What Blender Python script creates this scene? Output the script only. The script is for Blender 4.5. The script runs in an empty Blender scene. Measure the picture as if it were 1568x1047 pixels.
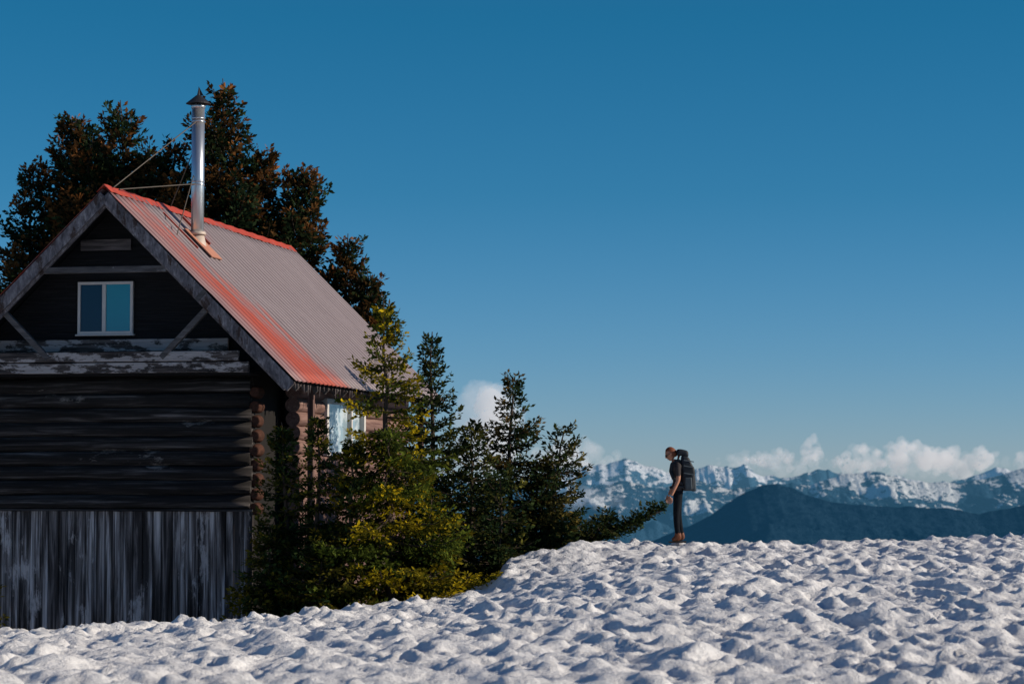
import bpy, bmesh, math, random
import numpy as np
from mathutils import Vector, Matrix
random.seed(7)
rng = np.random.default_rng(11)
S = bpy.context.scene
S.view_settings.view_transform = 'Standard'
S.view_settings.look = 'None'
S.view_settings.exposure = 0
S.view_settings.gamma = 1

# ------------------------------------------------------------------ utils
def link(ob, parent=None):
    S.collection.objects.link(ob)
    if parent: ob.parent = parent
    return ob

def np_mesh(name, V, F, mats=(), mi=None, smooth=False, col=None):
    V = np.asarray(V, dtype=np.float32); F = np.asarray(F, dtype=np.int32)
    me = bpy.data.meshes.new(name)
    k = F.shape[1]
    me.vertices.add(len(V)); me.vertices.foreach_set('co', V.ravel())
    me.loops.add(F.size); me.loops.foreach_set('vertex_index', F.ravel())
    me.polygons.add(len(F))
    me.polygons.foreach_set('loop_start', np.arange(0, F.size, k, dtype=np.int32))
    me.polygons.foreach_set('loop_total', np.full(len(F), k, dtype=np.int32))
    for m in mats: me.materials.append(m)
    if mi is not None: me.polygons.foreach_set('material_index', np.asarray(mi, dtype=np.int32))
    me.update(calc_edges=True)
    if smooth: me.polygons.foreach_set('use_smooth', np.ones(len(F), dtype=bool))
    if col is not None:
        a = me.color_attributes.new('Col', 'FLOAT_COLOR', 'POINT')
        c = np.ones((len(V), 4), dtype=np.float32); c[:, :3] = col
        a.data.foreach_set('color', c.ravel())
    return me

class NT:
    def __init__(s, name):
        s.m = bpy.data.materials.new(name); s.m.use_nodes = True
        s.t = s.m.node_tree; s.t.nodes.clear()
        s.out = s.n('ShaderNodeOutputMaterial')
    def n(s, typ, **kw):
        nd = s.t.nodes.new(typ)
        for k, v in kw.items():
            if k.startswith('_'): setattr(nd, k[1:], v)
            else: nd.inputs[k].default_value = v
        return nd
    def l(s, a, b): s.t.links.new(a, b)
    def ramp(s, fac, stops):
        r = s.n('ShaderNodeValToRGB'); e = r.color_ramp.elements
        while len(e) > 1: e.remove(e[-1])
        e[0].position = stops[0][0]; e[0].color = (*stops[0][1], 1)
        for p, c in stops[1:]:
            x = e.new(p); x.color = (*c, 1)
        s.l(fac, r.inputs[0]); return r.outputs[0]
    def noise(s, vec, scale, detail=6, rough=.6, dist=0):
        nd = s.n('ShaderNodeTexNoise'); nd.inputs['Scale'].default_value = scale
        nd.inputs['Detail'].default_value = detail; nd.inputs['Roughness'].default_value = rough
        nd.inputs['Distortion'].default_value = dist
        if vec is not None: s.l(vec, nd.inputs['Vector'])
        return nd.outputs['Fac']
    def coord(s, scale=(1, 1, 1)):
        c = s.n('ShaderNodeTexCoord'); m = s.n('ShaderNodeMapping')
        m.inputs['Scale'].default_value = scale
        s.l(c.outputs['Object'], m.inputs['Vector']); return m.outputs[0]
    def mix(s, fac, a, b, mode='MIX'):
        m = s.n('ShaderNodeMix', _data_type='RGBA', _blend_type=mode)
        for sock, v in ((m.inputs[0], fac), (m.inputs[6], a), (m.inputs[7], b)):
            if isinstance(v, bpy.types.NodeSocket): s.l(v, sock)
            elif isinstance(v, (tuple, list)): sock.default_value = (*v, 1)
            else: sock.default_value = v
        return m.outputs[2]
    def math(s, op, a, b=0., clamp=False):
        m = s.n('ShaderNodeMath', _operation=op); m.use_clamp = clamp
        for sock, v in ((m.inputs[0], a), (m.inputs[1], b)):
            if isinstance(v, bpy.types.NodeSocket): s.l(v, sock)
            else: sock.default_value = v
        return m.outputs[0]
    def pbr(s, color, rough=.8, metal=0., bump=None, bstr=.3, bdist=.02, spec=.3):
        p = s.n('ShaderNodeBsdfPrincipled')
        for sock, v in ((p.inputs['Base Color'], color), (p.inputs['Roughness'], rough), (p.inputs['Metallic'], metal)):
            if isinstance(v, bpy.types.NodeSocket): s.l(v, sock)
            elif isinstance(v, (tuple, list)): sock.default_value = (*v, 1)
            else: sock.default_value = v
        p.inputs['Specular IOR Level'].default_value = spec
        if bump is not None:
            b = s.n('ShaderNodeBump'); b.inputs['Strength'].default_value = bstr
            b.inputs['Distance'].default_value = bdist
            s.l(bump, b.inputs['Height']); s.l(b.outputs[0], p.inputs['Normal'])
        s.l(p.outputs[0], s.out.inputs[0]); return p

def simple(name, c, rough=.8, metal=0, spec=.3, var=.25, scale=8):
    t = NT(name); f = t.noise(t.coord(), scale)
    col = t.mix(f, tuple(x*(1-var) for x in c), tuple(x*(1+var) for x in c))
    t.pbr(col, rough, metal, f, .15, .01, spec); return t.m

def wood(name, axis, stops, s_long=.9, s_cross=14, patch=None, patch_col=(.5, .5, .5), patch_th=.6):
    t = NT(name)
    sc = [s_cross]*3; sc[axis] = s_long
    f = t.noise(t.coord(sc), 1.6, 8, .62, .4)
    col = t.ramp(f, stops)
    if patch is not None:
        sc2 = [patch*3]*3; sc2[axis] = patch
        g = t.noise(t.coord(sc2), 1, 7, .72)
        m = t.ramp(g, [(patch_th, (0, 0, 0)), (patch_th+.05, (1, 1, 1))])
        pc = t.mix(f, tuple(x*.4 for x in patch_col), tuple(min(1, x*1.45) for x in patch_col))
        col = t.mix(m, col, pc)
    t.pbr(col, .85, 0, f, .5, .02, .15)
    return t.m

# ------------------------------------------------------------------ numpy noise
def _h(ix, iy, s):
    n = (ix.astype(np.int64)*374761393 + iy.astype(np.int64)*668265263 + s*1442695041) & 0xffffffff
    n = ((n ^ (n >> 13))*1274126177) & 0xffffffff
    n = (n ^ (n >> 16)) & 0xffffffff
    return n/4294967295.0
def vnoise(x, y, s=0):
    x0 = np.floor(x); y0 = np.floor(y); fx = x-x0; fy = y-y0
    fx = fx*fx*fx*(fx*(fx*6-15)+10); fy = fy*fy*fy*(fy*(fy*6-15)+10)
    a = _h(x0, y0, s); b = _h(x0+1, y0, s); c = _h(x0, y0+1, s); d = _h(x0+1, y0+1, s)
    return (a*(1-fx)+b*fx)*(1-fy)+(c*(1-fx)+d*fx)*fy - .5
def fbm(x, y, s=0, o=4, g=.5):
    r = 0; A = 1.
    for i in range(o):
        r = r + A*vnoise(x*2**i+i*17.3, y*2**i-i*9.1, s+i); A *= g
    return r
def ridged(x, y, s=0, o=5, g=.5):
    r = 0; A = 1.
    for i in range(o):
        r = r + A*(1-np.abs(vnoise(x*2**i+i*7.3, y*2**i-i*3.1, s+i))*4); A *= g
    return r
def worley(x, y, s=0):
    x0 = np.floor(x); y0 = np.floor(y); best = np.full(x.shape, 9.)
    for dx in (-1, 0, 1):
        for dy in (-1, 0, 1):
            cx = x0+dx; cy = y0+dy
            px = cx+_h(cx, cy, s); py = cy+_h(cx, cy, s+7)
            best = np.minimum(best, (px-x)**2+(py-y)**2)
    return best
def sstep(t):
    t = np.clip(t, 0, 1); return t*t*(3-2*t)

# ------------------------------------------------------------------ world / sun
SUN_EL = math.radians(23); SUN_AZ = math.radians(96)   # clockwise from +Y
sd = Vector((math.sin(SUN_AZ)*math.cos(SUN_EL), math.cos(SUN_AZ)*math.cos(SUN_EL), math.sin(SUN_EL)))
W = bpy.data.worlds.new("World"); S.world = W; W.use_nodes = True
wt = W.node_tree; bg = wt.nodes['Background']
sky = wt.nodes.new('ShaderNodeTexSky'); sky.sky_type = 'NISHITA'; sky.sun_disc = False
sky.sun_elevation = SUN_EL; sky.sun_rotation = SUN_AZ
sky.altitude = 1500; sky.air_density = 1.0; sky.dust_density = 0.0; sky.ozone_density = 4.0
tc = wt.nodes.new('ShaderNodeTexCoord'); sz = wt.nodes.new('ShaderNodeSeparateXYZ'); wt.links.new(tc.outputs['Generated'], sz.inputs[0])
rp = wt.nodes.new('ShaderNodeValToRGB'); e = rp.color_ramp.elements
e[0].position = 0; e[0].color = (.62, .77, 1.10, 1); e[1].position = 1; e[1].color = (.80, .86, .95, 1)
for p_, c_ in ((.05, (.42, .72, 1.0)), (.116, (.21, .67, .86)), (.19, (.12, .68, .82)), (.30, (.35, .70, .85)), (.5, (.75, .84, .95))):
    x_ = e.new(p_); x_.color = (*c_, 1)
wt.links.new(sz.outputs[2], rp.inputs[0])
mx = wt.nodes.new('ShaderNodeMix'); mx.data_type = 'RGBA'; mx.blend_type = 'MULTIPLY'
mx.inputs[0].default_value = 1; wt.links.new(rp.outputs[0], mx.inputs[7])
wt.links.new(sky.outputs[0], mx.inputs[6]); wt.links.new(mx.outputs[2], bg.inputs[0])
bg.inputs[1].default_value = .085
L = bpy.data.lights.new('sun', 'SUN'); L.energy = 5.0; L.angle = math.radians(.5); L.color = (1, .87, .70)
lo = link(bpy.data.objects.new('sun', L)); lo.rotation_euler = sd.to_track_quat('Z', 'Y').to_euler()
lo.location = (30, 0, 30)

# ------------------------------------------------------------------ ground
def ycf(x): return 37+7*sstep((x+4)/6.5)
_px = [-60, 0, 100, 300, 400, 500, 600, 700, 740, 800, 870, 1000, 1100, 1250, 1400, 1568, 1700]
_py = [962, 961, 963, 951, 944, 934, 922, 908, 898, 878, 857, 839, 837, 833, 827, 822, 819]
_X = []
for a_ in _px:
    x_ = 0.
    for _ in range(60): x_ = .5*x_+.5*(a_-784)/3702*float(ycf(x_))
    _X.append(x_)
_Z = [(731-b_)/3702*float(ycf(x_)) for b_, x_ in zip(_py, _X)]
cX = np.array([-60]+_X+[60]); cZ = np.array([-2.5]+_Z+[-.7])
def ground(x, y):
    x = np.asarray(x, float); y = np.asarray(y, float)
    zc = np.interp(x, cX, cZ); yc = ycf(x)
    t = np.clip((y-18)/(yc-18), 0, 1)
    z = -1.62*(1-t)+zc*t
    z = z+.27*sstep((x+.42+.25*vnoise(y*.9, x*0, 77))/.40)*(1-sstep((x-.7)/2.6))*np.exp(-((y-yc+.3)/1.9)**2)
    d = np.maximum(y-yc, 0)
    z = z-.36*(np.sqrt(d*d+1.2)-math.sqrt(1.2))
    far = np.clip((np.abs(x)-30)/40, 0, 1)
    z = z - far*0.2*np.maximum(np.abs(x)-30, 0)
    near = np.exp(-(np.maximum(np.abs(x)-12, 0)/15)**2)*np.exp(-(np.maximum(y-60, 0)/30)**2)
    wx = x+.22*vnoise(x*1.7, y*1.3, 5)*1.6+.10*vnoise(x*6, y*5, 15); wy = y+.35*x+.4*vnoise(x*1.3, y*1.1, 6)*1.6
    cup = np.sqrt(worley(wx/.29, wy/.44, 3)+.01)
    cup2 = np.sqrt(worley(wx/.15+9, wy/.21, 8)+.02)
    mod = np.clip(.9+1.3*vnoise(x*.5, y*.4, 21), .4, 1.4)
    b = mod*(.135*(cup-.5)-.030*(cup2-.5))+.08*fbm(x*.45, y*.4, 31, 3)+.12*fbm(x*2.6, y*1.8+x*.9, 41, 4, .58)
    return np.maximum(z+b*near, -700)
xs = np.concatenate([-np.geomspace(3000, 12.2, 55), np.arange(-12, 13.2, .05), np.geomspace(13.4, 3000, 55)])
ys = np.concatenate([-np.geomspace(1500, 2, 20), np.linspace(0, 14, 20), np.arange(14.2, 46, .05), np.geomspace(46.2, 3000, 70)])
gx, gy = np.meshgrid(xs, ys); gz = ground(gx, gy)
def grid_faces(ny, nx):
    i = np.arange(ny*nx).reshape(ny, nx)
    return np.stack([i[:-1, :-1], i[:-1, 1:], i[1:, 1:], i[1:, :-1]], -1).reshape(-1, 4)
t = NT('snow')
co = t.coord()
f1 = t.noise(co, 12, 6, .68); f2 = t.noise(co, .7, 4, .6); f3 = t.noise(co, 4.2, 5, .65)
c = t.mix(f2, (.80, .81, .83), (.90, .89, .88))
c = t.mix(t.ramp(f3, [(.40, (0, 0, 0)), (.62, (1, 1, 1))]), t.mix(.45, c, (.58, .58, .60)), c)
p = t.pbr(c, .5, 0, f1, .8, .07, .35)
M_snow = t.m
link(bpy.data.objects.new('snow_ground', np_mesh('snow_ground', np.stack([gx, gy, gz], -1).reshape(-1, 3), grid_faces(*gx.shape), [M_snow], smooth=True)))
def gz1(x, y): return float(ground(np.array([x]), np.array([y]))[0])

# ------------------------------------------------------------------ distant mountains
def mountain_mat(name, snow_lo, snow_hi, rock, forest, snowc, haze_glow, hs, nscale, th=.42, soft=.25):
    t = NT(name)
    g = t.n('ShaderNodeNewGeometry'); sp = t.n('ShaderNodeSeparateXYZ'); t.l(g.outputs['Position'], sp.inputs[0])
    mp = t.n('ShaderNodeMapping'); mp.inputs['Scale'].default_value = (nscale, nscale*.6, nscale*1.6); t.l(g.outputs['Position'], mp.inputs[0])
    f = t.noise(mp.outputs[0], 1, 8, .68); f2 = t.noise(mp.outputs[0], 5, 6, .7)
    h = t.math('DIVIDE', t.math('SUBTRACT', sp.outputs[2], snow_lo), snow_hi-snow_lo)
    k = t.math('ADD', h, t.math('MULTIPLY', t.math('SUBTRACT', f, .5), 6.5))
    k = t.math('ADD', k, t.math('MULTIPLY', t.math('SUBTRACT', f2, .5), 4.5))
    m = t.ramp(k, [(th, (0, 0, 0)), (th+soft, (1, 1, 1))])
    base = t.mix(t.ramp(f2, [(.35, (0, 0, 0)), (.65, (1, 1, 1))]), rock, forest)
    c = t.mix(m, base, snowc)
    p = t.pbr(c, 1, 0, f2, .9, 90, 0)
    p.inputs['Emission Color'].default_value = (*haze_glow, 1); p.inputs['Emission Strength'].default_value = hs  # aerial haze imitated by a blue surface glow and bluish base colours
    return t.m
def ridge(name, Yr, px, py, front, back, base, mat, seed, rough, nx=900, ny=130, jag=1.):
    X = (np.array(px)-784)/3702*Yr; Z = (731-np.array(py))/3702*Yr
    xs = np.concatenate([np.linspace(-16000, -1500, 150), np.linspace(-1490, Yr*.25, nx), np.linspace(Yr*.25+20, 18000, 150)])
    ys = np.concatenate([np.linspace(Yr-front, Yr, int(ny*.7)), np.linspace(Yr+40, Yr+back, int(ny*.3))])
    gx, gy = np.meshgrid(xs, ys)
    cz = np.interp(gx, X, Z)
    cz = cz + rough*.32*jag*ridged(gx/420, gx*0+.37*seed, seed, 5, .5)-rough*.1*jag + rough*.4*fbm(gx/700, gx*0, seed, 6, .58)*np.where((gx < X[0]) | (gx > X[-1]), 3, .6)
    d = np.where(gy < Yr, (Yr-gy)/front, (gy-Yr)/back)
    wob = fbm(gx/1500, gy/1500, seed+3, 3)
    sp = ridged((gx+wob*900)/1100, (gy)/2400, seed+9, 6, .58)-1.2
    z = cz*(1-d)+base*d**.8
    z = z + sp*rough*np.sin(np.clip(d*1.15, 0, 1)*math.pi)**.6*1.1 + rough*.45*np.minimum(d*8, 1)*fbm(gx/160, gy/220, seed+20, 4, .6)
    z = np.minimum(z, cz + rough*.06 - d*abs(Yr*.004))
    link(bpy.data.objects.new(name, np_mesh(name, np.stack([gx, gy, z], -1).reshape(-1, 3), grid_faces(*gx.shape), [mat], smooth=True)))
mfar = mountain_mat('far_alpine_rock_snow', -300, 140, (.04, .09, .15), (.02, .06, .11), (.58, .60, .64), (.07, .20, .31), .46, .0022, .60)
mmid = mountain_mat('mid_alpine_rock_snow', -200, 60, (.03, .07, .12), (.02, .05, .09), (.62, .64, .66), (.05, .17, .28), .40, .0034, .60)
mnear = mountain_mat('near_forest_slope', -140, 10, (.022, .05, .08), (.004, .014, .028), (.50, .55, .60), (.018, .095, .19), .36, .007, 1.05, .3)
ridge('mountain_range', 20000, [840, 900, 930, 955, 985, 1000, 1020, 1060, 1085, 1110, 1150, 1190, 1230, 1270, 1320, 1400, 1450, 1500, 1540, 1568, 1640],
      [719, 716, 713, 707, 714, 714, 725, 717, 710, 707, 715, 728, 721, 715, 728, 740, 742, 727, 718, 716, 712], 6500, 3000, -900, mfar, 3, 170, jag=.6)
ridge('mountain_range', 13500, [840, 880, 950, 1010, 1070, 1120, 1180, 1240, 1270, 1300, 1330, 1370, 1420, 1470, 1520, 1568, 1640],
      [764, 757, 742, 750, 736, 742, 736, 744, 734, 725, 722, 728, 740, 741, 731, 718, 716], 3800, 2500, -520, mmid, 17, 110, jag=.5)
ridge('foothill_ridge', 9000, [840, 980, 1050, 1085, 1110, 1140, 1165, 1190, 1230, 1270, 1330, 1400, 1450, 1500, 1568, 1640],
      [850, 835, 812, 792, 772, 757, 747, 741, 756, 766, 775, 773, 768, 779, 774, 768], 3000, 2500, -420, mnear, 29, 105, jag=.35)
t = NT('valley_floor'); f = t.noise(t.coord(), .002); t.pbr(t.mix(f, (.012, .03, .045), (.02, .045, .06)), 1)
V = [(-40000, 1000, -698), (40000, 1000, -698), (40000, 60000, -698), (-40000, 60000, -698)]
link(bpy.data.objects.new('valley_floor', np_mesh('valley_floor', V, [(0, 1, 2, 3)], [t.m])))

# ------------------------------------------------------------------ clouds (volumes with added glow)
def vap(name, dens, em):
    t = NT(name)
    pv = t.n('ShaderNodeVolumePrincipled'); pv.inputs['Color'].default_value = (.97, .97, 1, 1)
    pv.inputs['Density'].default_value = dens; pv.inputs['Anisotropy'].default_value = .1
    pv.inputs['Emission Strength'].default_value = em; pv.inputs['Emission Color'].default_value = (.80, .80, .82, 1)  # emission added in place of multiple scattering
    t.l(pv.outputs[0], t.out.inputs['Volume']); return t.m
M_cloud = vap('cloud_vapour', .0042, .0013); M_thin = vap('thin_cloud_vapour', .0011, .00040)
tex = bpy.data.textures.new('cloudtex', 'CLOUDS'); tex.noise_scale = 90; tex.noise_depth = 5
def cloud(blobs, Y, seed, mat=None, name='cumulus_cloud', n=34):
    r = random.Random(seed); k = Y/3702; bm = bmesh.new()
    for (px, py, w, h) in blobs:
        cx = (px-784)*k; cz = (731-py)*k
        for i in range(n):
            a = r.uniform(-1, 1); b = r.uniform(-1, 1)
            rad = h*k*r.uniform(.16, .5)*(1-.5*abs(a))
            m = Matrix.Translation((cx+a*w*k, Y+b*w*k*.7, cz+h*k*.75*(r.uniform(-1, 1)*(1-.75*abs(a)) )))
            bmesh.ops.create_icosphere(bm, subdivisions=2, radius=rad, matrix=m)
    me = bpy.data.meshes.new(name); bm.to_mesh(me); bm.free(); me.materials.append(mat or M_cloud)
    ob = link(bpy.data.objects.new(name, me))
    rm = ob.modifiers.new('r', 'REMESH'); rm.mode = 'VOXEL'; rm.voxel_size = k*1.3
    dm = ob.modifiers.new('d', 'DISPLACE'); dm.texture = tex; dm.strength = k*16; dm.texture_coords = 'GLOBAL'
cloud([(1205, 702, 66, 20), (1242, 688, 14, 22), (1178, 700, 34, 16)], 23000, 1)
cloud([(1325, 704, 46, 26), (1296, 710, 26, 18)], 24000, 2)
cloud([(1398, 702, 52, 34), (1380, 688, 22, 22), (1428, 704, 26, 26)], 23000, 3)
cloud([(1474, 706, 46, 32), (1500, 700, 22, 22), (1448, 700, 20, 22)], 24000, 4)
cloud([(1578, 708, 26, 26)], 23000, 5)
cloud([(752, 650, 30, 54), (740, 690, 46, 40), (748, 615, 18, 32)], 22500, 6)
cloud([(866, 712, 34, 34), (858, 700, 22, 24)], 22500, 7)
cloud([(1340, 708, 210, 34), (1180, 706, 90, 26), (880, 700, 70, 40), (750, 650, 44, 80)], 25500, 9, M_thin, 'cloud_veil', 46)
cloud([(880, 748, 60, 34), (910, 768, 50, 20)], 13000, 8, M_thin, 'valley_mist')

# ------------------------------------------------------------------ cabin
cabin = link(bpy.data.objects.new('log_cabin', None))
A = math.atan(736/3702); cabin.location = (-7.10, 42, 0); cabin.rotation_euler = (0, 0, -A)
class B:
    def __init__(s): s.v = []; s.f = []
    def box(s, x0, x1, y0, y1, z0, z1):
        n = len(s.v); s.v += [(x, y, z) for z in (z0, z1) for y in (y0, y1) for x in (x0, x1)]
        for q in ((0, 2, 3, 1), (4, 5, 7, 6), (0, 1, 5, 4), (2, 6, 7, 3), (0, 4, 6, 2), (1, 3, 7, 5)): s.f.append(tuple(n+i for i in q))
    def beam(s, p0, p1, w, th, ref=(0, 1, 0)):
        p0 = Vector(p0); p1 = Vector(p1); d = (p1-p0).normalized(); r = Vector(ref); r = (r-d*r.dot(d)).normalized(); q = d.cross(r)
        n = len(s.v)
        for p in (p0, p1):
            for a, b in ((-1, -1), (1, -1), (1, 1), (-1, 1)): s.v.append(tuple(p+q*(a*w/2)+r*(b*th/2)))
        for f in ((0, 1, 2, 3), (7, 6, 5, 4), (0, 4, 5, 1), (1, 5, 6, 2), (2, 6, 7, 3), (3, 7, 4, 0)): s.f.append(tuple(n+i for i in f))
    def tube(s, p0, p1, r0, r1=None, seg=16, rings=1, jit=0., caps=True):
        r1 = r0 if r1 is None else r1
        p0 = Vector(p0); p1 = Vector(p1); d = (p1-p0).normalized()
        a = d.orthogonal().normalized(); b = d.cross(a); n = len(s.v)
        for i in range(rings+1):
            tt = i/rings; c = p0.lerp(p1, tt); rr = r0+(r1-r0)*tt+random.uniform(-jit, jit)
            c = c+a*random.uniform(-jit, jit)+b*random.uniform(-jit, jit)
            for k in range(seg):
                an = 2*math.pi*k/seg; s.v.append(tuple(c+a*rr*math.cos(an)+b*rr*math.sin(an)))
        for i in range(rings):
            for k in range(seg):
                k2 = (k+1) % seg; o = n+i*seg; s.f.append((o+k, o+k2, o+seg+k2, o+seg+k))
        if caps:
            s.f.append(tuple(n+k for k in range(seg))[::-1]); s.f.append(tuple(n+rings*seg+k for k in range(seg)))
    def obj(s, name, mat, parent, bevel=0, smooth=False):
        me = bpy.data.meshes.new(name); me.from_pydata(s.v, [], s.f); me.materials.append(mat)
        bm = bmesh.new(); bm.from_mesh(me); bmesh.ops.recalc_face_normals(bm, faces=bm.faces); bm.to_mesh(me); bm.free()
        ob = link(bpy.data.objects.new(name, me), parent)
        if bevel:
            m = ob.modifiers.new('b', 'BEVEL'); m.width = bevel; m.segments = 2; m.limit_method = 'ANGLE'
        if smooth:
            for p in me.polygons: p.use_smooth = len(p.vertices) == 4
        return ob
LEN = 11.4; HW = 3.40; RZ = 5.03; SL = .985
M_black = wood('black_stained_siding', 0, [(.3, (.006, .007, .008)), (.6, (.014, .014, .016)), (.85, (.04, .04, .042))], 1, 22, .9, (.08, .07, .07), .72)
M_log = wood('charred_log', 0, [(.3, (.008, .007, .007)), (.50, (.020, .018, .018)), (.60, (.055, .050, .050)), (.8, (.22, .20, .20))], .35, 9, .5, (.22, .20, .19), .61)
M_peel = wood('peeling_paint_board', 0, [(.35, (.02, .018, .018)), (.55, (.08, .065, .06)), (.75, (.28, .24, .23))], .8, 12, 1.8, (.40, .36, .35), .49)
M_grey = wood('weathered_beam', 0, [(.3, (.05, .045, .045)), (.6, (.12, .11, .11)), (.8, (.25, .23, .22))], 1.5, 14, 1.5, (.33, .31, .30), .60)
M_board = wood('weathered_vertical_board', 2, [(.34, (.018, .015, .014)), (.46, (.055, .047, .046)), (.55, (.20, .175, .17)), (.66, (.58, .53, .52))], .28, 6, .5, (.50, .45, .44), .56)
M_sidelog = wood('sunlit_log', 1, [(.3, (.10, .055, .05)), (.55, (.22, .135, .115)), (.8, (.38, .27, .24))], .5, 10)  # pinkish tone of sunlit wood is put into the colour
M_end = wood('dark_log_end', 1, [(.3, (.03, .015, .010)), (.6, (.075, .032, .022)), (.85, (.16, .08, .055))], 3, 10)
M_sideboard = wood('side_board', 2, [(.3, (.07, .04, .035)), (.6, (.16, .10, .09)), (.8, (.28, .2, .18))], .4, 11)
M_white = simple('white_window_paint', (.55, .52, .5), .5, var=.12)
def glass(name, c, rough=.05, spec=.8):
    t = NT(name); f = t.noise(t.coord(), 1.5); t.pbr(t.mix(f, c, tuple(x*1.3 for x in c)), rough, 0, None, spec=spec); return t.m
wv = .78
b = B(); nl = 9; sp = .255
for i in range(nl):
    z = -.42+i*sp; b.tube((-2.78, wv, z), (2.46+random.uniform(-.03, .03), wv, z), .138, .134, 18, 14, .008)
b.obj('front_log_wall', M_log, cabin, smooth=True)
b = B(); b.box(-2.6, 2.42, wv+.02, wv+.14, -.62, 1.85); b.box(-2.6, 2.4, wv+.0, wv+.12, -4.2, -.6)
b.box(2.30, 2.42, wv+.16, 2.6, -4.2, 1.9)  # recess side wall, coloured near-black to imitate the shade there
b.obj('chinking_and_recess_wall', simple('shadowed_wall', (.008, .007, .007), .9), cabin)
b = B()
for i in range(9):
    z = -.54+i*sp
    b.tube((2.51, .72+random.uniform(-.03, .03), z), (2.51, .96, z), .092, .118, 18, 3, .008)
b.obj('corner_log_ends', M_end, cabin, bevel=.02, smooth=True)
b = B(); x = -2.75
while x < 2.42:
    w = random.uniform(.13, .2); dy = random.uniform(0, .03)
    b.box(x, x+w-.012, wv-.09+dy, wv-.05+dy, -4.2, -.57+random.uniform(-.02, .01)); x += w
b.obj('lower_board_wall', M_board, cabin, bevel=.004)
b = B(); b.box(-2.8, 2.5, wv-.12, wv-.02, -.585, -.545); b.obj('sill_board', M_log, cabin)
b = B(); z = 1.86
while z < 4.7:
    h = .185; hw0 = (RZ-.12-z)/SL; hw1 = (RZ-.12-z-h)/SL
    if hw1 > 0.02:
        n = len(b.v); lap = .02
        b.v += [(-hw0, wv-.02-lap, z), (hw0, wv-.02-lap, z), (hw1, wv-.02, z+h), (-hw1, wv-.02, z+h), (-hw0, wv+.05, z), (hw0, wv+.05, z), (hw1, wv+.05, z+h), (-hw1, wv+.05, z+h)]
        for f in ((0, 1, 2, 3), (4, 7, 6, 5), (0, 4, 5, 1), (3, 2, 6, 7), (0, 3, 7, 4), (1, 5, 6, 2)): b.f.append(tuple(n+i for i in f))
    z += h-.002
b.obj('gable_siding', M_black, cabin)
wx0, wx1, wz0, wz1 = -.76, .27, 2.54, 3.47; fy = wv-.10
b = B(); fw = .05
b.box(wx0, wx1, fy, fy+.07, wz0, wz0+fw); b.box(wx0, wx1, fy, fy+.07, wz1-fw, wz1)
b.box(wx0, wx0+fw, fy+.001, fy+.069, wz0+fw, wz1-fw); b.box(wx1-fw, wx1, fy+.001, fy+.069, wz0+fw, wz1-fw)
mxm = (wx0+wx1)/2-.02; b.box(mxm-.035, mxm+.035, fy-.005, fy+.065, wz0+fw, wz1-fw)
b.box(wx0-.03, wx1+.03, fy-.03, fy+.06, wz0-.03, wz0-.002)
b.obj('gable_window_frame', M_white, cabin, bevel=.005)
b = B(); b.box(wx0+fw, mxm-.035, fy+.03, fy+.04, wz0+fw, wz1-fw); b.obj('gable_window_pane', glass('dark_glass', (.006, .025, .055), spec=.4), cabin)
b = B(); b.box(mxm+.035, wx1-fw, fy+.02, fy+.03, wz0+fw, wz1-fw); b.obj('gable_window_sky_pane', glass('teal_glass', (.012, .19, .26)), cabin)  # teal base colour stands in for reflected sky
b = B()
b.box(-2.75, 2.05, wv-.16, wv-.10, 2.23, 2.44); b.obj('painted_board_upper', M_peel, cabin, bevel=.006)
b = B(); b.box(-2.95, 2.42, .06, .14, 2.02, 2.19); b.box(-2.95, 2.6, .075, .155, 1.82, 2.0)
b.obj('painted_tie_beam', M_peel, cabin, bevel=.01)
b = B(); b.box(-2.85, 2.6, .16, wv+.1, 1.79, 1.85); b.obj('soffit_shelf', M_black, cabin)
b = B(); b.box(-.72, .22, wv-.08, wv-.045, 4.03, 4.22); b.obj('gable_patch_board', wood('patch', 0, [(.3, (.03, .03, .03)), (.6, (.14, .12, .12)), (.8, (.24, .22, .21))], 1, 12), cabin)
b = B()
b.box(-1.16, 1.12, .02, .12, 3.57, 3.68)
b.beam((1.84, .10, 2.92), (1.02, .10, 2.08), .10, .10); b.beam((-1.90, .10, 2.92), (-1.06, .10, 2.08), .10, .10)
b.obj('truss_members', M_grey, cabin, bevel=.008)
b = B()
for sgn in (1, -1):
    off = .13
    b.beam((0.0+sgn*.0, -.03, RZ-off), (sgn*(HW+.0), -.03, RZ-off-HW*SL), .20, .05)
    b.beam((sgn*.02, .05, RZ-off-.10), (sgn*(HW-.1), .05, RZ-off-.10-(HW-.1)*SL), .15, .07)
b.obj('rake_boards', wood('weathered_rake_wood', 2, [(.3, (.05, .045, .05)), (.5, (.15, .135, .145)), (.75, (.38, .35, .36))], 3, 9, 1.2, (.06, .04, .035), .54), cabin, bevel=.006)
b = B()
for u0 in (1.75,):
    b.beam((u0, -.062, RZ-.13-u0*SL), (u0+.06, -.062, RZ-.13-(u0+.06)*SL), .22, .012)
b.obj('rake_splice_plates', M_grey, cabin)
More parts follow.
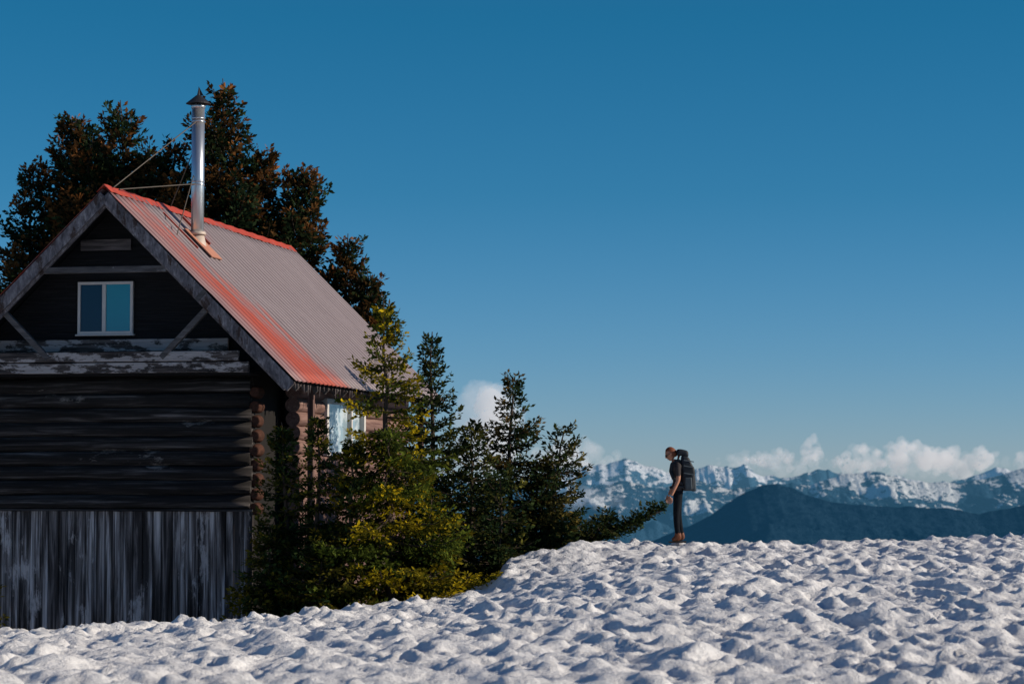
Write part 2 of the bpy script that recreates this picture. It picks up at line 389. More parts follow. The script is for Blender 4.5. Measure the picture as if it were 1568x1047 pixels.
# corrugated roof
WL = .27
t = NT('corrugated_roof')
co = t.coord(); sx = t.n('ShaderNodeSeparateXYZ'); t.l(co, sx.inputs[0])
U, Vv = sx.outputs[0], sx.outputs[1]
nA = t.noise(t.coord((.5, 3.2, .5)), 1, 6, .7); nB = t.noise(t.coord((1.5, 12, 1.5)), 1, 6, .65); nC = t.noise(co, 9, 6, .7)
trough_shade = t.math('SINE', t.math('MULTIPLY', t.math('ADD', Vv, .06), 2*math.pi/WL))
trough_shade = t.math('MULTIPLY', t.math('SUBTRACT', .1, trough_shade), 1.3, True)  # dark stripes painted into the troughs, imitating shading of the corrugation
edge = t.math('ADD', t.math('ADD', 1.15, t.math('MULTIPLY', U, .68)), t.math('MULTIPLY', t.math('SUBTRACT', nA, .5), 3.4))
m = t.math('SUBTRACT', edge, Vv)
m = t.math('MULTIPLY', m, .75)
m = t.math('ADD', m, t.math('MULTIPLY', t.math('SUBTRACT', nB, .5), 2.6), True)
inner = t.math('MULTIPLY', t.math('SUBTRACT', Vv, .28), 1.6, True)
m = t.math('MULTIPLY', m, t.math('ADD', t.math('MULTIPLY', inner, .75), .25), True)
grey = t.mix(nB, (.18, .15, .16), (.40, .34, .35)); grey = t.mix(t.math('MULTIPLY', nC, .5), grey, (.20, .15, .155))
grey = t.mix(t.math('MULTIPLY', trough_shade, .80), grey, (.045, .032, .034))
red = t.mix(nB, (.30, .035, .016), (.56, .105, .05))
red = t.mix(t.math('MULTIPLY', nC, .4), red, (.30, .14, .12))
red = t.mix(t.math('MULTIPLY', trough_shade, .70), red, (.14, .018, .012))
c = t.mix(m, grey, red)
up = t.math('SUBTRACT', 1.0, t.math('MULTIPLY', U, 1.2), True)
stq = t.math('MULTIPLY', up, t.ramp(nA, [(.52, (0, 0, 0)), (.58, (1, 1, 1))]))
stq = t.math('MULTIPLY', stq, t.math('SUBTRACT', 1.0, t.math('MULTIPLY', Vv, .18), True))
c = t.mix(stq, c, (.42, .055, .03))
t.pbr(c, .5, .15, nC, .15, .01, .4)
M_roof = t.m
def roof_panel(sgn, name):
    per = 12; n = int(LEN/WL*per); v = np.linspace(0, LEN, n+1); rows = 16; w = np.linspace(0.02, HW+.06, rows+1)
    gv, gw = np.meshgrid(v, w)
    prof = .013*np.sin(2*np.pi*gv/WL) + .016*fbm(gv*.8, gw*.8, 3, 3)+.010*(np.floor(gw/1.75) % 2)
    nx_, nz_ = sgn*.711, .703
    X = sgn*gw+nx_*(prof+.035); Z = RZ-gw*SL+nz_*(prof+.035)
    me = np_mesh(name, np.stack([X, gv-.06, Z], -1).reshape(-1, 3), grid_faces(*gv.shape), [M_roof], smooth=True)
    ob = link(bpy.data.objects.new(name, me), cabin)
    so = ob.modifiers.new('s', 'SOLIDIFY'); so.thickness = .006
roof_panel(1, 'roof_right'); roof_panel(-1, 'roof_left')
M_red = simple('red_ridge_metal', (.42, .06, .03), .5, .1, var=.5, scale=5)
b = B(); n = 60
for i in range(n+1):
    y = -.08+(LEN+.08)*i/n; j = .008*math.sin(i*1.7)
    b.v += [(-.14, y, RZ-.06+j), (0, y, RZ+.082+j), (.14, y, RZ-.06+j), (0, y, RZ+.05)]
for i in range(n):
    o = i*4
    for a, c_ in ((0, 1), (1, 2), (2, 3), (3, 0)): b.f.append((o+a, o+c_, o+4+c_, o+4+a))
b.f.append((0, 1, 2, 3)); b.f.append((n*4, n*4+1, n*4+2, n*4+3))
b.obj('ridge_cap', M_red, cabin)
b = B()
for sgn in (1, -1):
    n = len(b.v)
    for y in (0.03, LEN-.02):
        b.v += [(sgn*.0, y, RZ-.025), (sgn*(HW-.02), y, RZ-.025-(HW-.02)*SL), (sgn*(HW-.02), y, RZ-.085-(HW-.02)*SL), (sgn*.0, y, RZ-.085)]
    for f in ((0, 1, 2, 3), (7, 6, 5, 4), (0, 4, 5, 1), (1, 5, 6, 2), (2, 6, 7, 3)): b.f.append(tuple(n+i for i in f))
b.obj('roof_deck', M_black, cabin)
b = B(); v = .5
while v < LEN:
    for sgn in (1, -1):
        b.beam((sgn*2.3, v, RZ-.16-2.3*SL), (sgn*(HW-.03), v, RZ-.16-(HW-.03)*SL), .13, .06)
    v += .62
b.obj('rafter_tails', M_grey, cabin)
b = B(); v = .15
while v < LEN-.1:
    if random.random() < .8:
        l = random.uniform(.05, .2); x = HW-.0+.01; z = RZ-HW*SL-.06
        b.tube((x, v, z), (x+random.uniform(-.01, .01), v, z-l), .02, .003, 6)
    v += random.uniform(.13, .3)
b.obj('eave_tabs', simple('dark_tab', (.10, .08, .08), .4), cabin)  # dark tapered tabs hung along the eave edge
b = B()
for i in range(9):
    z = -.46+i*sp
    segs = [(2.42+random.uniform(-.06, .06), 10.8)]
    if .45 < z+.1 and z-.1 < 1.45: segs = [(2.42+random.uniform(-.06, .06), 4.2), (7.05, 10.8)]
    for a_, c_ in segs: b.tube((2.70, a_, z), (2.70, c_, z), .135, .13, 18, 10, .006)
b.obj('side_log_wall', M_sidelog, cabin, smooth=True)
b = B()
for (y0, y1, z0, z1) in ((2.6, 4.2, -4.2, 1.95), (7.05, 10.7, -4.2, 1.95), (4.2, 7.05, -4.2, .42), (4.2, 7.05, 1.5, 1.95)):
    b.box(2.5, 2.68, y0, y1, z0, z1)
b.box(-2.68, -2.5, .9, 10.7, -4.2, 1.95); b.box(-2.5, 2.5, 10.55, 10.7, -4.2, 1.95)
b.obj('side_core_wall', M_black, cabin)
b = B(); n = len(b.v)
hw0 = (RZ-.1-1.95)/SL
b.v += [(-hw0, 10.6, 1.95), (hw0, 10.6, 1.95), (0, 10.6, RZ-.1), (-hw0, 10.7, 1.95), (hw0, 10.7, 1.95), (0, 10.7, RZ-.1)]
b.f += [(0, 1, 2), (5, 4, 3), (0, 3, 4, 1), (1, 4, 5, 2), (2, 5, 3, 0)]
b.obj('rear_gable', M_black, cabin)
b = B(); y = 2.45
while y < 10.7:
    w = random.uniform(.14, .2); b.box(2.69, 2.73+random.uniform(0, .02), y, y+w-.015, -4.2, -.62); y += w
b.obj('side_lower_boards', M_sideboard, cabin)
b = B()
b.box(2.62, 2.86, 4.2, 4.32, .42, 1.5); b.box(2.62, 2.86, 6.93, 7.05, .42, 1.5)
b.box(2.62, 2.86, 4.32, 6.93, .42, .50); b.box(2.62, 2.86, 4.32, 6.93, 1.42, 1.5)
b.box(2.70, 2.85, 6.0, 6.08, .5, 1.42)
b.obj('side_window_frame', M_white, cabin, bevel=.006)
t = NT('bright_glass'); f = t.noise(t.coord((1, 1.2, 2)), 1.6, 4)
t.pbr(t.mix(t.ramp(f, [(.45, (0, 0, 0)), (.56, (1, 1, 1))]), (.50, .58, .64), (.25, .35, .42)), .06, 0, None, spec=.9)  # pale and darker patches paint in the sky and tree reflection
b = B(); b.box(2.74, 2.76, 4.32, 6.0, .5, 1.42); b.box(2.74, 2.76, 6.08, 6.93, .5, 1.42); b.obj('side_window_glass', t.m, cabin)
b = B()
for v in (2.35, 10.9): b.box(3.0, 3.11, v, v+.11, -4.2, 1.72)
b.obj('eave_posts', M_sideboard, cabin, bevel=.01)
# chimney
cu, cv = .70, 2.92; zt = 6.86
t = NT('galvanised_pipe'); f = t.noise(t.coord((4, 4, 1)), 2, 5, .6)
t.pbr(t.mix(f, (.42, .46, .50), (.68, .70, .72)), .32, .85, f, .1, .01, .5); M_pipe = t.m
b = B(); b.tube((cu, cv, 4.1), (cu, cv, zt), .118, .118, 28, 1)
b.obj('chimney_pipe', M_pipe, cabin, smooth=True)
b = B()
for z in (5.42, 5.48, 6.60, 6.66): b.tube((cu, cv, z), (cu, cv, z+.03), .127, .127, 28)
b.tube((cu, cv, zt), (cu, cv, zt+.07), .128, .14, 28)
b.obj('chimney_bands', M_pipe, cabin, smooth=True)
M_cap = simple('sooty_cap_metal', (.03, .03, .035), .5, .3)
b = B(); b.tube((cu, cv, zt+.09), (cu, cv, zt+.10), .23, .23, 28); b.tube((cu, cv, zt+.10), (cu, cv, zt+.25), .225, .04, 28)
b.tube((cu, cv, zt+.24), (cu+.01, cv, zt+.40), .03, .004, 8); b.tube((cu, cv, zt+.05), (cu, cv, zt+.1), .09, .09, 12)
n = len(b.v); b.v += [(cu-.02, cv, zt+.25), (cu+.10, cv+.01, zt+.24), (cu+.005, cv, zt+.42)]; b.f.append((n, n+1, n+2))
b.obj('chimney_cap', M_cap, cabin)
b = B(); b.tube((cu, cv, 4.12), (cu, cv, 4.50), .21, .125, 28); b.tube((cu, cv, 4.50), (cu, cv, 4.56), .165, .15, 28)
b.obj('chimney_flashing', simple('pale_flashing', (.50, .42, .36), .6, .1), cabin, smooth=True)
n0 = Vector((.711, 0, .703))
b = B(); c0 = Vector((cu, cv, RZ-cu*SL))+n0*.075
b.beam(c0+Vector((-.20, 0, .20)), c0+Vector((.33, 0, -.33)), .02, .62, (0, 1, 0))
b.obj('flashing_plate', simple('tan_flashing', (.45, .20, .13), .6, .1), cabin)
b = B()
for p0, p1 in (((cu, cv-.12, 6.60), (.06, .25, RZ+.06)), ((cu, cv-.12, 5.44), (.05, .55, RZ+.06)), ((cu-.1, cv, 6.05), (.0, 3.4, RZ+.05)), ((cu-.05, cv-.1, 5.6), (.75, 1.6, RZ-.70))):
    b.tube(p0, p1, .0105, .0105, 6)
b.obj('guy_wires', simple('wire', (.08, .07, .06), .6, .5), cabin)
b = B(); b.beam((.28, 2.2, RZ-.19), (.95, 2.2, RZ-.85), .05, .03); b.beam((.2, 3.5, RZ-.12), (.75, 3.5, RZ-.65), .05, .03)
b.obj('snow_guards', M_red, cabin)

# ------------------------------------------------------------------ conifers
M_bark = simple('conifer_bark', (.055, .040, .030), .95)
t = NT('conifer_needles')
at = t.n('ShaderNodeAttribute', _attribute_name='Col')
d1 = t.n('ShaderNodeBsdfDiffuse'); d2 = t.n('ShaderNodeBsdfTranslucent'); ms = t.n('ShaderNodeMixShader'); ms.inputs[0].default_value = .3
t.l(at.outputs[0], d1.inputs[0]); t.l(at.outputs[0], d2.inputs[0]); t.l(d1.outputs[0], ms.inputs[1]); t.l(d2.outputs[0], ms.inputs[2]); t.l(ms.outputs[0], t.out.inputs[0])
M_needle = t.m
def norm(a): return a/np.maximum(np.linalg.norm(a, axis=-1, keepdims=True), 1e-9)
def tube_np(pts, rad, seg):
    pts = np.asarray(pts, float); n = len(pts)
    d = norm(np.gradient(pts, axis=0)); a = norm(np.cross(d, [0.3, .9, .2])); b = np.cross(d, a)
    an = np.arange(seg)*2*math.pi/seg; rad = np.asarray(rad)
    V = pts[:, None]+rad[:, None, None]*(a[:, None]*np.cos(an)[None, :, None]+b[:, None]*np.sin(an)[None, :, None])
    i = np.arange(n-1)[:, None]*seg; k = np.arange(seg)[None]; k2 = (k+1) % seg
    F = np.stack([i+k, i+k2, i+seg+k2, i+seg+k], -1).reshape(-1, 4)
    return V.reshape(-1, 3), F
def tree(name, stems, seed, dark, tip, tuft=.10, dens=1.0, tw=1.0, tip2=(.05, .075, .025), pr=.5, wf=1.):
    r = np.random.default_rng(seed); Vs = []; Fs = []; Ms = []; Cs = []; off = 0
    dark = np.array(dark); tip = np.array(tip); tip2 = np.array(tip2)
    def add(V, F, m, C):
        nonlocal off
        Vs.append(V); Fs.append(F+off); Ms.append(np.full(len(F), m)); Cs.append(C); off += len(V)
    for s in stems:
        base = np.array(s['base'], float); top = np.array(s['top'], float); R = s['R']; z0 = s.get('z0', .1); ex = s.get('ex', .8)
        H = np.linalg.norm(top-base); ax = (top-base)/H
        npt = 12; tt = np.linspace(0, 1, npt); wob = r.normal(0, .012*H**.5, (npt, 3)); wob[:, 2] = 0; wob[0] = 0; wob[-1] = 0
        tr = base+(top-base)*tt[:, None]+wob
        V, F = tube_np(tr, .022*H**.85*(1-tt)+.010, 8); add(V, F, 0, np.full((len(V), 3), .05))
        lev = s.get('lev', .30); hcur = z0*H; levels = []
        while hcur < H*.985:
            levels.append(hcur); hcur += lev*(1.2-.65*hcur/H)*r.uniform(.7, 1.3)
        lob = r.uniform(0, 6.28, 3); la = s.get('lob', .22)
        for h in levels:
            t_ = h/H; q = (1-t_)/(1-z0)
            nb = int(max(4, round((4+5*min(1, q*1.6))*dens)))
            a0 = r.uniform(0, 6.28); vig = r.uniform(.68, 1.18)
            for k in range(nb):
                az = a0+k*6.283/nb+r.normal(0, .35)
                lobe = 1+la*math.sin(az*2+h*1.3+lob[0])+la*math.sin(az*3-h*2.1+lob[1])
                Lb = R*(q**ex)*r.uniform(.6, 1.15)*lobe*vig+.08
                hh = h+r.normal(0, lev*.12)
                p0 = base+ax*min(hh, H*.99)
                el = s.get('el', .08)+.75*max(0, t_-.6)/.4*1.0+r.normal(0, .12)
                out = np.array([math.cos(az), math.sin(az), 0])
                d0 = out*math.cos(el)+np.array([0, 0, math.sin(el)])
                droop = s.get('droop', .38)*Lb*r.uniform(.5, 1.2)
                curl = .30*Lb
                ss = np.linspace(0, 1, 7)
                pts = p0+d0*Lb*ss[:, None]; pts[:, 2] += -droop*ss**1.2+curl*ss**3
                if Lb > .3:
                    V, F = tube_np(pts[::2], .016*Lb**.6*(1-ss[::2])+.004, 4); add(V, F, 0, np.full((len(V), 3), .05))
                side = np.array([-math.sin(az), math.cos(az), 0])
                nt = max(5, int(Lb/.065*tw)); st = np.linspace(.10, 1.0, nt)
                st = np.repeat(st, 2); sg = np.tile([1., -1.], nt)
                st = np.clip(st+r.normal(0, .02, len(st)), .08, 1)
                bp = np.stack([np.interp(st, ss, pts[:, i]) for i in range(3)], -1)
                tl = (.09+.40*Lb*(1-st)**.7*np.minimum(1, st*3.2))*r.uniform(.5, 1.2, len(st)); tl = np.minimum(tl, .55)
                bd = norm(np.gradient(pts, axis=0)); bdi = np.stack([np.interp(st, ss, bd[:, i]) for i in range(3)], -1)
                hang = -r.uniform(-.05, s.get('hang', .38), len(st))[:, None]*np.array([0, 0, 1.])
                td = norm(bdi*.9+side*sg[:, None]*r.uniform(.5, 1.0, len(st))[:, None]+r.normal(0, .12, (len(st), 3))+hang)
                nn = np.maximum(3, (tl/.044*tw).astype(int)); idx = np.repeat(np.arange(len(st)), nn)
                fr = (np.arange(nn.sum())-np.repeat(np.cumsum(nn)-nn, nn)+.6)/nn[idx]
                pos = bp[idx]+td[idx]*(tl[idx]*fr)[:, None]; pos[:, 2] += -.15*tl[idx]*fr**2; pos += r.normal(0, .013, pos.shape)
                dd = norm(td[idx]*1.0+r.normal(0, .5, (len(pos), 3)))
                up = norm(np.cross(dd, r.normal(0, 1, (len(pos), 3))+np.array([0, 0, .4])))
                ln = tuft*r.uniform(.6, 1.25, len(pos)); wd = ln*r.uniform(.13, .24, len(pos))*wf
                a = pos; bq = pos+dd*ln[:, None]; mid = pos+dd*(ln*.5)[:, None]
                V = np.stack([a, mid+up*wd[:, None], bq, mid-up*wd[:, None]], 1).reshape(-1, 3)
                F = np.arange(len(V)).reshape(-1, 4)
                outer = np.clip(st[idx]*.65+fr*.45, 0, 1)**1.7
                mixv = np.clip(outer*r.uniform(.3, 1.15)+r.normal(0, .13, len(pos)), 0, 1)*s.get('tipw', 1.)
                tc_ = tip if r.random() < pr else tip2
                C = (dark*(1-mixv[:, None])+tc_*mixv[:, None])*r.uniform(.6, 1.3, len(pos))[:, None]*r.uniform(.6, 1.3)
                add(V, F, 1, np.repeat(np.clip(C, .001, .9), 4, 0))
    me = np_mesh(name, np.concatenate(Vs), np.concatenate(Fs), [M_bark, M_needle], np.concatenate(Ms), False, np.concatenate(Cs))
    link(bpy.data.objects.new(name, me))
def st(x, y, ztop, R, bx=None, by=None, zb=None, **k):
    bx = x if bx is None else bx; by = y if by is None else by
    g = gz1(bx, by)-.1 if zb is None else zb
    return dict(base=(bx, by, g), top=(x, y, ztop), R=R, **k)
DK = (.012, .026, .013); RU = (.24, .095, .030); YG = (.52, .37, .012); OL = (.20, .16, .02)
BK = dict(tuft=.145, dens=1.2, tw=.9, pr=.6, wf=1.3, tip2=(.045, .062, .025))
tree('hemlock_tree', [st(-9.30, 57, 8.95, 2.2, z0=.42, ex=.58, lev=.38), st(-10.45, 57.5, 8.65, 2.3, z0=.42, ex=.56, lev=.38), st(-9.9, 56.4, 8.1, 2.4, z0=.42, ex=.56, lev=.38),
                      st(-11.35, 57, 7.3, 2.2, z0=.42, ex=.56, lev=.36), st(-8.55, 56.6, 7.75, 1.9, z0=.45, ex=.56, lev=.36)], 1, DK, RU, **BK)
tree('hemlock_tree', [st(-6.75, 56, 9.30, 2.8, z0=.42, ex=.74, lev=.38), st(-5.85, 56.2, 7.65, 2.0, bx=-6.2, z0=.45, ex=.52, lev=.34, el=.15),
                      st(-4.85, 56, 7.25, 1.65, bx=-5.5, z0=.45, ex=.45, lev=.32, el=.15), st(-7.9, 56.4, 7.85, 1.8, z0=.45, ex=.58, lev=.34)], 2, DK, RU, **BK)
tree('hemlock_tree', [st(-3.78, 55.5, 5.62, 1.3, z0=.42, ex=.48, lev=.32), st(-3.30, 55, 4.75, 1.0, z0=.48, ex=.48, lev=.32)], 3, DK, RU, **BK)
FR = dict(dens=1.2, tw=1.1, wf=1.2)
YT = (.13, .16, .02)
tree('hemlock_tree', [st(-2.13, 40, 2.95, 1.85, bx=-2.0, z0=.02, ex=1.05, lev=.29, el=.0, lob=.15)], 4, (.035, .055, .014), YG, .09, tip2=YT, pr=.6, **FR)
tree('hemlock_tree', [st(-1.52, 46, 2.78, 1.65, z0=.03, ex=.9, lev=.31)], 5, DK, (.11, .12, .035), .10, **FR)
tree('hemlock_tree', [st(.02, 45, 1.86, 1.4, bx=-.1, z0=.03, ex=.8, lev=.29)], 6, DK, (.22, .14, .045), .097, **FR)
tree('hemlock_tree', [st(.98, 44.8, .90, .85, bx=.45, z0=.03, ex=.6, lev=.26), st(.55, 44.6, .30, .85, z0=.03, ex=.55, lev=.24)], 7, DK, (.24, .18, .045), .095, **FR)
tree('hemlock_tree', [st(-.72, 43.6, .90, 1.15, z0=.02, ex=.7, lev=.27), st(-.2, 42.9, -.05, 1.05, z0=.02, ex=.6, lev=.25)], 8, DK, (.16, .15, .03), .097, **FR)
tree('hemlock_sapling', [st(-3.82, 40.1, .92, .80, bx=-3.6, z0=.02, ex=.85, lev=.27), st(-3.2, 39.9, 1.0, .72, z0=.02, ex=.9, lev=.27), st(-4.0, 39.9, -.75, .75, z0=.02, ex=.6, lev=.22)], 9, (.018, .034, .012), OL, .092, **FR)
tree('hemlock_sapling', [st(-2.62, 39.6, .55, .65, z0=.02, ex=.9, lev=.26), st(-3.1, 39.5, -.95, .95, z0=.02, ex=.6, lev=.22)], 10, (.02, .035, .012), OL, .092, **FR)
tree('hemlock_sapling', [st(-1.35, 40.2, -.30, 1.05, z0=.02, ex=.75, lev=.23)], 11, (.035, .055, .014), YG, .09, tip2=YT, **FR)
tree('krummholz_shrub', [st(2.85, 45.6, -.60, .34, bx=1.0, by=45.3, zb=-1.35, z0=.1, ex=.4, lev=.2, droop=.2),
                         st(1.9, 45.5, -.75, .42, bx=.8, by=45.2, zb=-1.5, z0=.05, ex=.5, lev=.2, droop=.2), st(1.3, 45.0, -.85, .4, bx=.9, by=44.9, zb=-1.6, z0=.05, ex=.5, lev=.2)], 12, DK, (.10, .10, .03), .09, dens=1.0, wf=1.1)
tree('hemlock_sapling', [st(-8.7, 39.6, -1.15, .45, z0=.02, ex=.7, lev=.2)], 13, DK, OL, .09)

# ------------------------------------------------------------------ hiker
hx, hy = 2.96, 43.7; hz = max(gz1(hx+a, hy+b_) for a in (-.1, 0, .1) for b_ in (-.1, .1))
hiker = link(bpy.data.objects.new('hiker', None)); hiker.location = (hx, hy, hz-.02)
M_shirt = simple('charcoal_tshirt', (.040, .034, .036), .9); M_leg = simple('black_leggings', (.008, .010, .014), .9, spec=.1)
M_skin = simple('skin', (.42, .20, .13), .55, var=.08); M_boot = simple('brown_leather_boot', (.15, .05, .022), .6)
M_hair = simple('auburn_hair', (.17, .05, .02), .6, scale=40); M_pack = simple('backpack_nylon', (.012, .017, .024), .6)
M_packl = simple('backpack_panel', (.035, .05, .065), .6); M_gl = simple('sunglasses', (.01, .01, .01), .15)
def skin_obj(name, verts, edges, radii, mats, matf=None, sub=2, root=0):
    me = bpy.data.meshes.new(name); me.from_pydata(verts, edges, [])
    ob = link(bpy.data.objects.new(name, me))
    ob.modifiers.new('sk', 'SKIN')
    sv = me.skin_vertices[0].data
    for i, rr in enumerate(radii):
        sv[i].radius = rr if isinstance(rr, tuple) else (rr, rr); sv[i].use_root = (i == root)
    su = ob.modifiers.new('ss', 'SUBSURF'); su.levels = sub; su.render_levels = sub
    bpy.context.view_layer.update()
    dg = bpy.context.evaluated_depsgraph_get(); m2 = bpy.data.meshes.new_from_object(ob.evaluated_get(dg))
    bpy.data.objects.remove(ob); m2.materials.clear()
    for m in mats: m2.materials.append(m)
    for p in m2.polygons:
        p.use_smooth = True
        if matf: p.material_index = matf(p.center)
    o = link(bpy.data.objects.new(name, m2), hiker); return o
v = [(.03, 0, .96), (.035, 0, 1.10), (.035, 0, 1.24), (.02, 0, 1.36), (-.015, 0, 1.43), (-.055, 0, 1.50),
     (.02, -.16, 1.385), (.030, -.215, 1.13), (-.075, -.225, .90), (-.10, -.222, .84),
     (.02, .16, 1.385), (.025, .215, 1.13), (-.090, .225, .91), (-.115, .222, .85),
     (.03, -.09, .90), (-.005, -.10, .50), (.005, -.10, .28), (.035, -.10, .09), (-.09, -.105, .045),
     (.04, .09, .90), (.045, .10, .50), (.075, .10, .28), (.11, .10, .09), (-.01, .105, .045),
     (.07, -.10, .05), (.145, .10, .05)]
e = [(0, 1), (1, 2), (2, 3), (3, 4), (4, 5), (3, 6), (6, 7), (7, 8), (8, 9), (3, 10), (10, 11), (11, 12), (12, 13),
     (0, 14), (14, 15), (15, 16), (16, 17), (17, 18), (0, 19), (19, 20), (20, 21), (21, 22), (22, 23), (17, 24), (22, 25)]
rd = [(.13, .115), (.115, .10), (.125, .11), (.115, .10), (.06, .06), (.052, .052), (.06, .06), (.042, .042), (.029, .029), (.026, .034),
      (.06, .06), (.042, .042), (.029, .029), (.026, .034),
      (.095, .09), (.062, .062), (.056, .056), (.045, .045), (.042, .042), (.095, .09), (.062, .062), (.056, .056), (.045, .045), (.042, .042), (.045, .045), (.045, .045)]
def bodymat(c):
    if c.z < .17: return 3
    if abs(c.y) > .175 and c.z < 1.20: return 2
    if c.z > 1.435: return 2
    if c.z < .93: return 1
    return 0
skin_obj('body', v, e, rd, [M_shirt, M_leg, M_skin, M_boot], bodymat)
b = B(); b.box(-.145, .115, -.15, -.055, 0, .025); b.box(-.07, .19, .055, .15, 0, .025)
b.obj('boot_soles', simple('rubber', (.02, .015, .012), .8), hiker, bevel=.01)
for sy, wx_, wz_ in ((-1, -.10, .84), (1, -.115, .85)):
    V_ = []; E_ = []; R_ = []; y0 = sy*.222
    V_ += [(wx_, y0, wz_), (wx_-.012, y0, wz_-.045)]; E_ += [(0, 1)]; R_ += [(.024, .03), (.018, .036)]
    for k, (dx, ln) in enumerate(((-.030, .072), (-.010, .082), (.010, .076), (.029, .060))):
        n = len(V_); bx_ = wx_-.012+dx
        V_ += [(bx_, y0, wz_-.072), (bx_-.006, y0-sy*.006, wz_-.072-ln*.45), (bx_-.004, y0-sy*.022, wz_-.072-ln*.95)]
        E_ += [(1, n), (n, n+1), (n+1, n+2)]; R_ += [(.0095, .0095), (.009, .009), (.007, .007)]
    n = len(V_); V_ += [(wx_-.045, y0-sy*.012, wz_-.045), (wx_-.058, y0-sy*.022, wz_-.085)]; E_ += [(0, n), (n, n+1)]; R_ += [(.011, .011), (.009, .009)]
    skin_obj('hand', V_, E_, R_, [M_skin], None, 1)
hc = Vector((-.095, 0, 1.59)); tilt = Matrix.Rotation(math.radians(-28), 4, 'Y')
def headmesh(name, mat, fn, seg=36, ring=28, keep=None):
    bm = bmesh.new(); bmesh.ops.create_uvsphere(bm, u_segments=seg, v_segments=ring, radius=1)
    if keep:
        bmesh.ops.delete(bm, geom=[f for f in bm.faces if not keep(f.calc_center_median())], context='FACES')
    for vv in bm.verts: vv.co = fn(vv.co.copy())
    me = bpy.data.meshes.new(name); bm.to_mesh(me); bm.free(); me.materials.append(mat)
    for p in me.polygons: p.use_smooth = True
    o = link(bpy.data.objects.new(name, me), hiker); o.matrix_local = Matrix.Translation(hc) @ tilt; return o
def hf(c):
    x, y, z = c
    X, Y_, Z = x*.094, y*.074, z*.115
    if z < -.1: k = min(1, (-z-.1)/.9); Y_ *= 1-.38*k; X = X*(1-.30*k)-.026*k
    if x < 0:
        g = math.exp(-((y/.20)**2+((z+.12)/.20)**2)); X -= .026*g
        g = math.exp(-((y/.45)**2+((z+.75)/.16)**2)); X -= .012*g
        g = math.exp(-((y/.30)**2+((z+.48)/.07)**2)); X -= .007*g
        for q in (-.42, .42):
            g = math.exp(-(((y-q)/.2)**2+((z-.02)/.13)**2)); X += .009*g
        g = math.exp(-((z-.2)/.1)**2); X -= .004*g
    return Vector((X, Y_, Z))
headmesh('head', M_skin, hf)
def hairf(c):
    w = 1+.02*math.sin(c.y*30+c.z*9)
    return Vector((c.x*.104*w+.012, c.y*.085*w, c.z*.124*w+.005))
headmesh('hair', M_hair, hairf, keep=lambda c: (c.z > .50-.25*c.x and c.x < .1) or (c.x >= -.05 and c.z > -.70))
b = B()
for sy in (-1, 1):
    b.tube((-.008, sy*.074, -.03), (-.002, sy*.094, .022), .017, .020, 10)
o = b.obj('ears', M_skin, hiker, smooth=True); o.matrix_local = Matrix.Translation(hc) @ tilt
b = B()
for sy in (-1, 1):
    b.tube((-.088, sy*.032, .006), (-.100, sy*.032, .004), .024, .022, 12); b.beam((-.085, sy*.055, .012), (.01, sy*.088, .012), .008, .005, (0, 1, 0))
o = b.obj('sunglasses', M_gl, hiker); o.matrix_local = Matrix.Translation(hc) @ tilt
b = B()
for sy in (-1, 1): b.beam((-.093, sy*.022, -.062), (-.093, 0, -.064), .006, .008, (1, 0, 0))
o = b.obj('mouth', simple('lips', (.30, .08, .07), .5), hiker); o.matrix_local = Matrix.Translation(hc) @ tilt
skin_obj('ponytail', [(.01, 0, 1.66), (.045, 0, 1.63), (.055, 0, 1.56), (.03, 0, 1.48)], [(0, 1), (1, 2), (2, 3)], [.03, .032, .026, .012], [M_hair])
def pack(name, pts, mat):
    skin_obj(name, pts[0], [(i, i+1) for i in range(len(pts[0])-1)], pts[1], [mat], None, 2)
PX = -.025
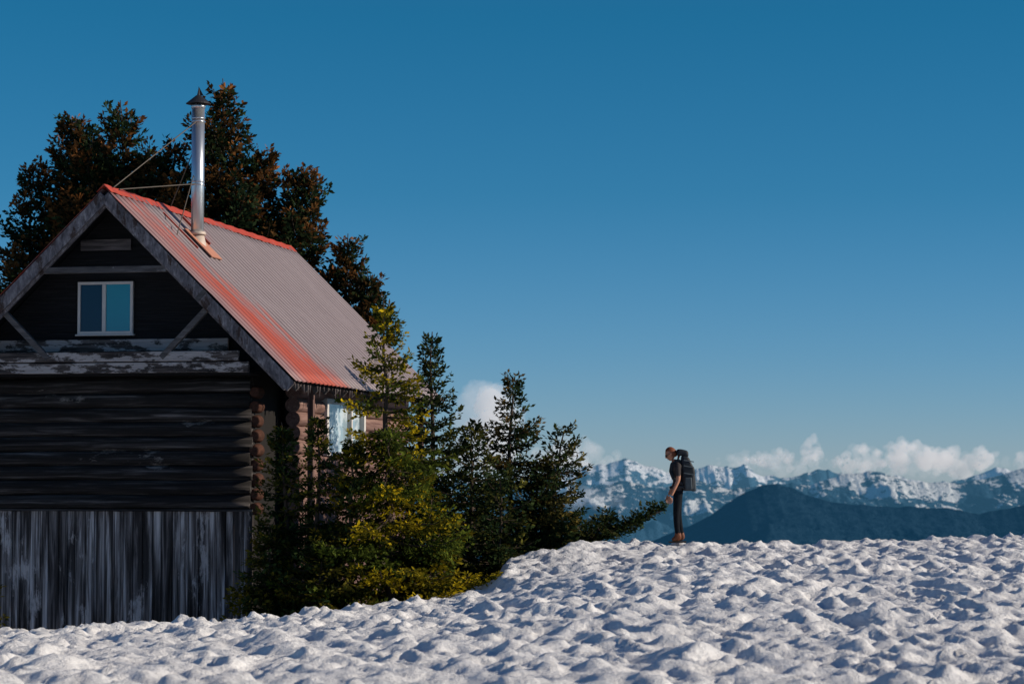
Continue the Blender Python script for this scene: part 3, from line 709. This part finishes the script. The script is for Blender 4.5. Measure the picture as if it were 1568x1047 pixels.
def rbox(name, x0, x1, y0, y1, z0, z1, mat, bev, fn=None):
    b = B(); b.box(x0, x1, y0, y1, z0, z1)
    me = bpy.data.meshes.new(name); me.from_pydata(b.v, [], b.f); me.materials.append(mat)
    bm = bmesh.new(); bm.from_mesh(me); bmesh.ops.recalc_face_normals(bm, faces=bm.faces)
    bmesh.ops.bevel(bm, geom=bm.edges[:], offset=bev, segments=4, affect='EDGES', profile=.6)
    bmesh.ops.subdivide_edges(bm, edges=[e_ for e_ in bm.edges if e_.calc_length() > .08], cuts=5, use_grid_fill=True)
    if fn:
        for v_ in bm.verts: v_.co = fn(v_.co)
    for v_ in bm.verts: v_.co.x += PX-.05*(v_.co.z-1.1)
    bm.to_mesh(me); bm.free()
    for p in me.polygons: p.use_smooth = True
    return link(bpy.data.objects.new(name, me), hiker)
def pf(c):
    k = (c.z-.92)/.7
    c.x += .018*math.sin(c.z*26)*.5 + .045*math.sin(min(max(k, 0), 1)*math.pi)*(1 if c.x > .25 else 0)
    if k > .6 and c.x > .22: c.x -= (k-.6)*.28
    c.y += .008*math.sin(c.z*31+c.x*20); return c
rbox('backpack_body', .13, .32, -.155, .155, .93, 1.56, M_pack, .055, pf)
rbox('backpack_lid', .06, .27, -.13, .13, 1.54, 1.66, M_pack, .05, lambda c: Vector((c.x, c.y, c.z+.02*math.sin(c.x*14))))
rbox('backpack_pocket', .29, .375, -.11, .11, .92, 1.22, M_packl, .035)
rbox('backpack_side_pocket', .17, .30, -.20, -.14, .95, 1.17, M_packl, .025)
rbox('backpack_side_pocket', .17, .30, .14, .20, .95, 1.17, M_packl, .025)
b = B()
for z in (1.25, 1.38, 1.48): b.beam((.13, -.162, z), (.31, -.162, z-.03), .018, .008)
b.obj('compression_straps', simple('strap_web', (.10, .12, .13), .7), hiker)
for sy in (-1, 1):
    pack('shoulder_strap', ([(.13, sy*.09, 1.40), (.04, sy*.10, 1.485), (-.07, sy*.105, 1.42), (-.095, sy*.11, 1.28), (-.04, sy*.145, 1.14), (.12, sy*.155, 1.05)], [(.012, .028)]*6), M_pack)
pack('hip_belt', ([(.15, -.14, 1.0), (.02, -.155, 1.0), (-.09, -.08, .99), (-.11, 0, .985), (-.09, .08, .99), (.02, .155, 1.0), (.15, .14, 1.0)], [(.015, .03)]*7), M_pack)

# ------------------------------------------------------------------ camera
cam = bpy.data.cameras.new('camera'); co_ = link(bpy.data.objects.new('camera', cam))
cam.sensor_width = 36; cam.lens = 85; cam.clip_start = .5; cam.clip_end = 150000
co_.location = (0, 0, 0); co_.rotation_euler = (math.radians(90+math.degrees(math.atan(208/3702))), 0, 0)
cam.dof.use_dof = True; cam.dof.focus_distance = 42.5; cam.dof.aperture_fstop = 2.8
S.camera = co_
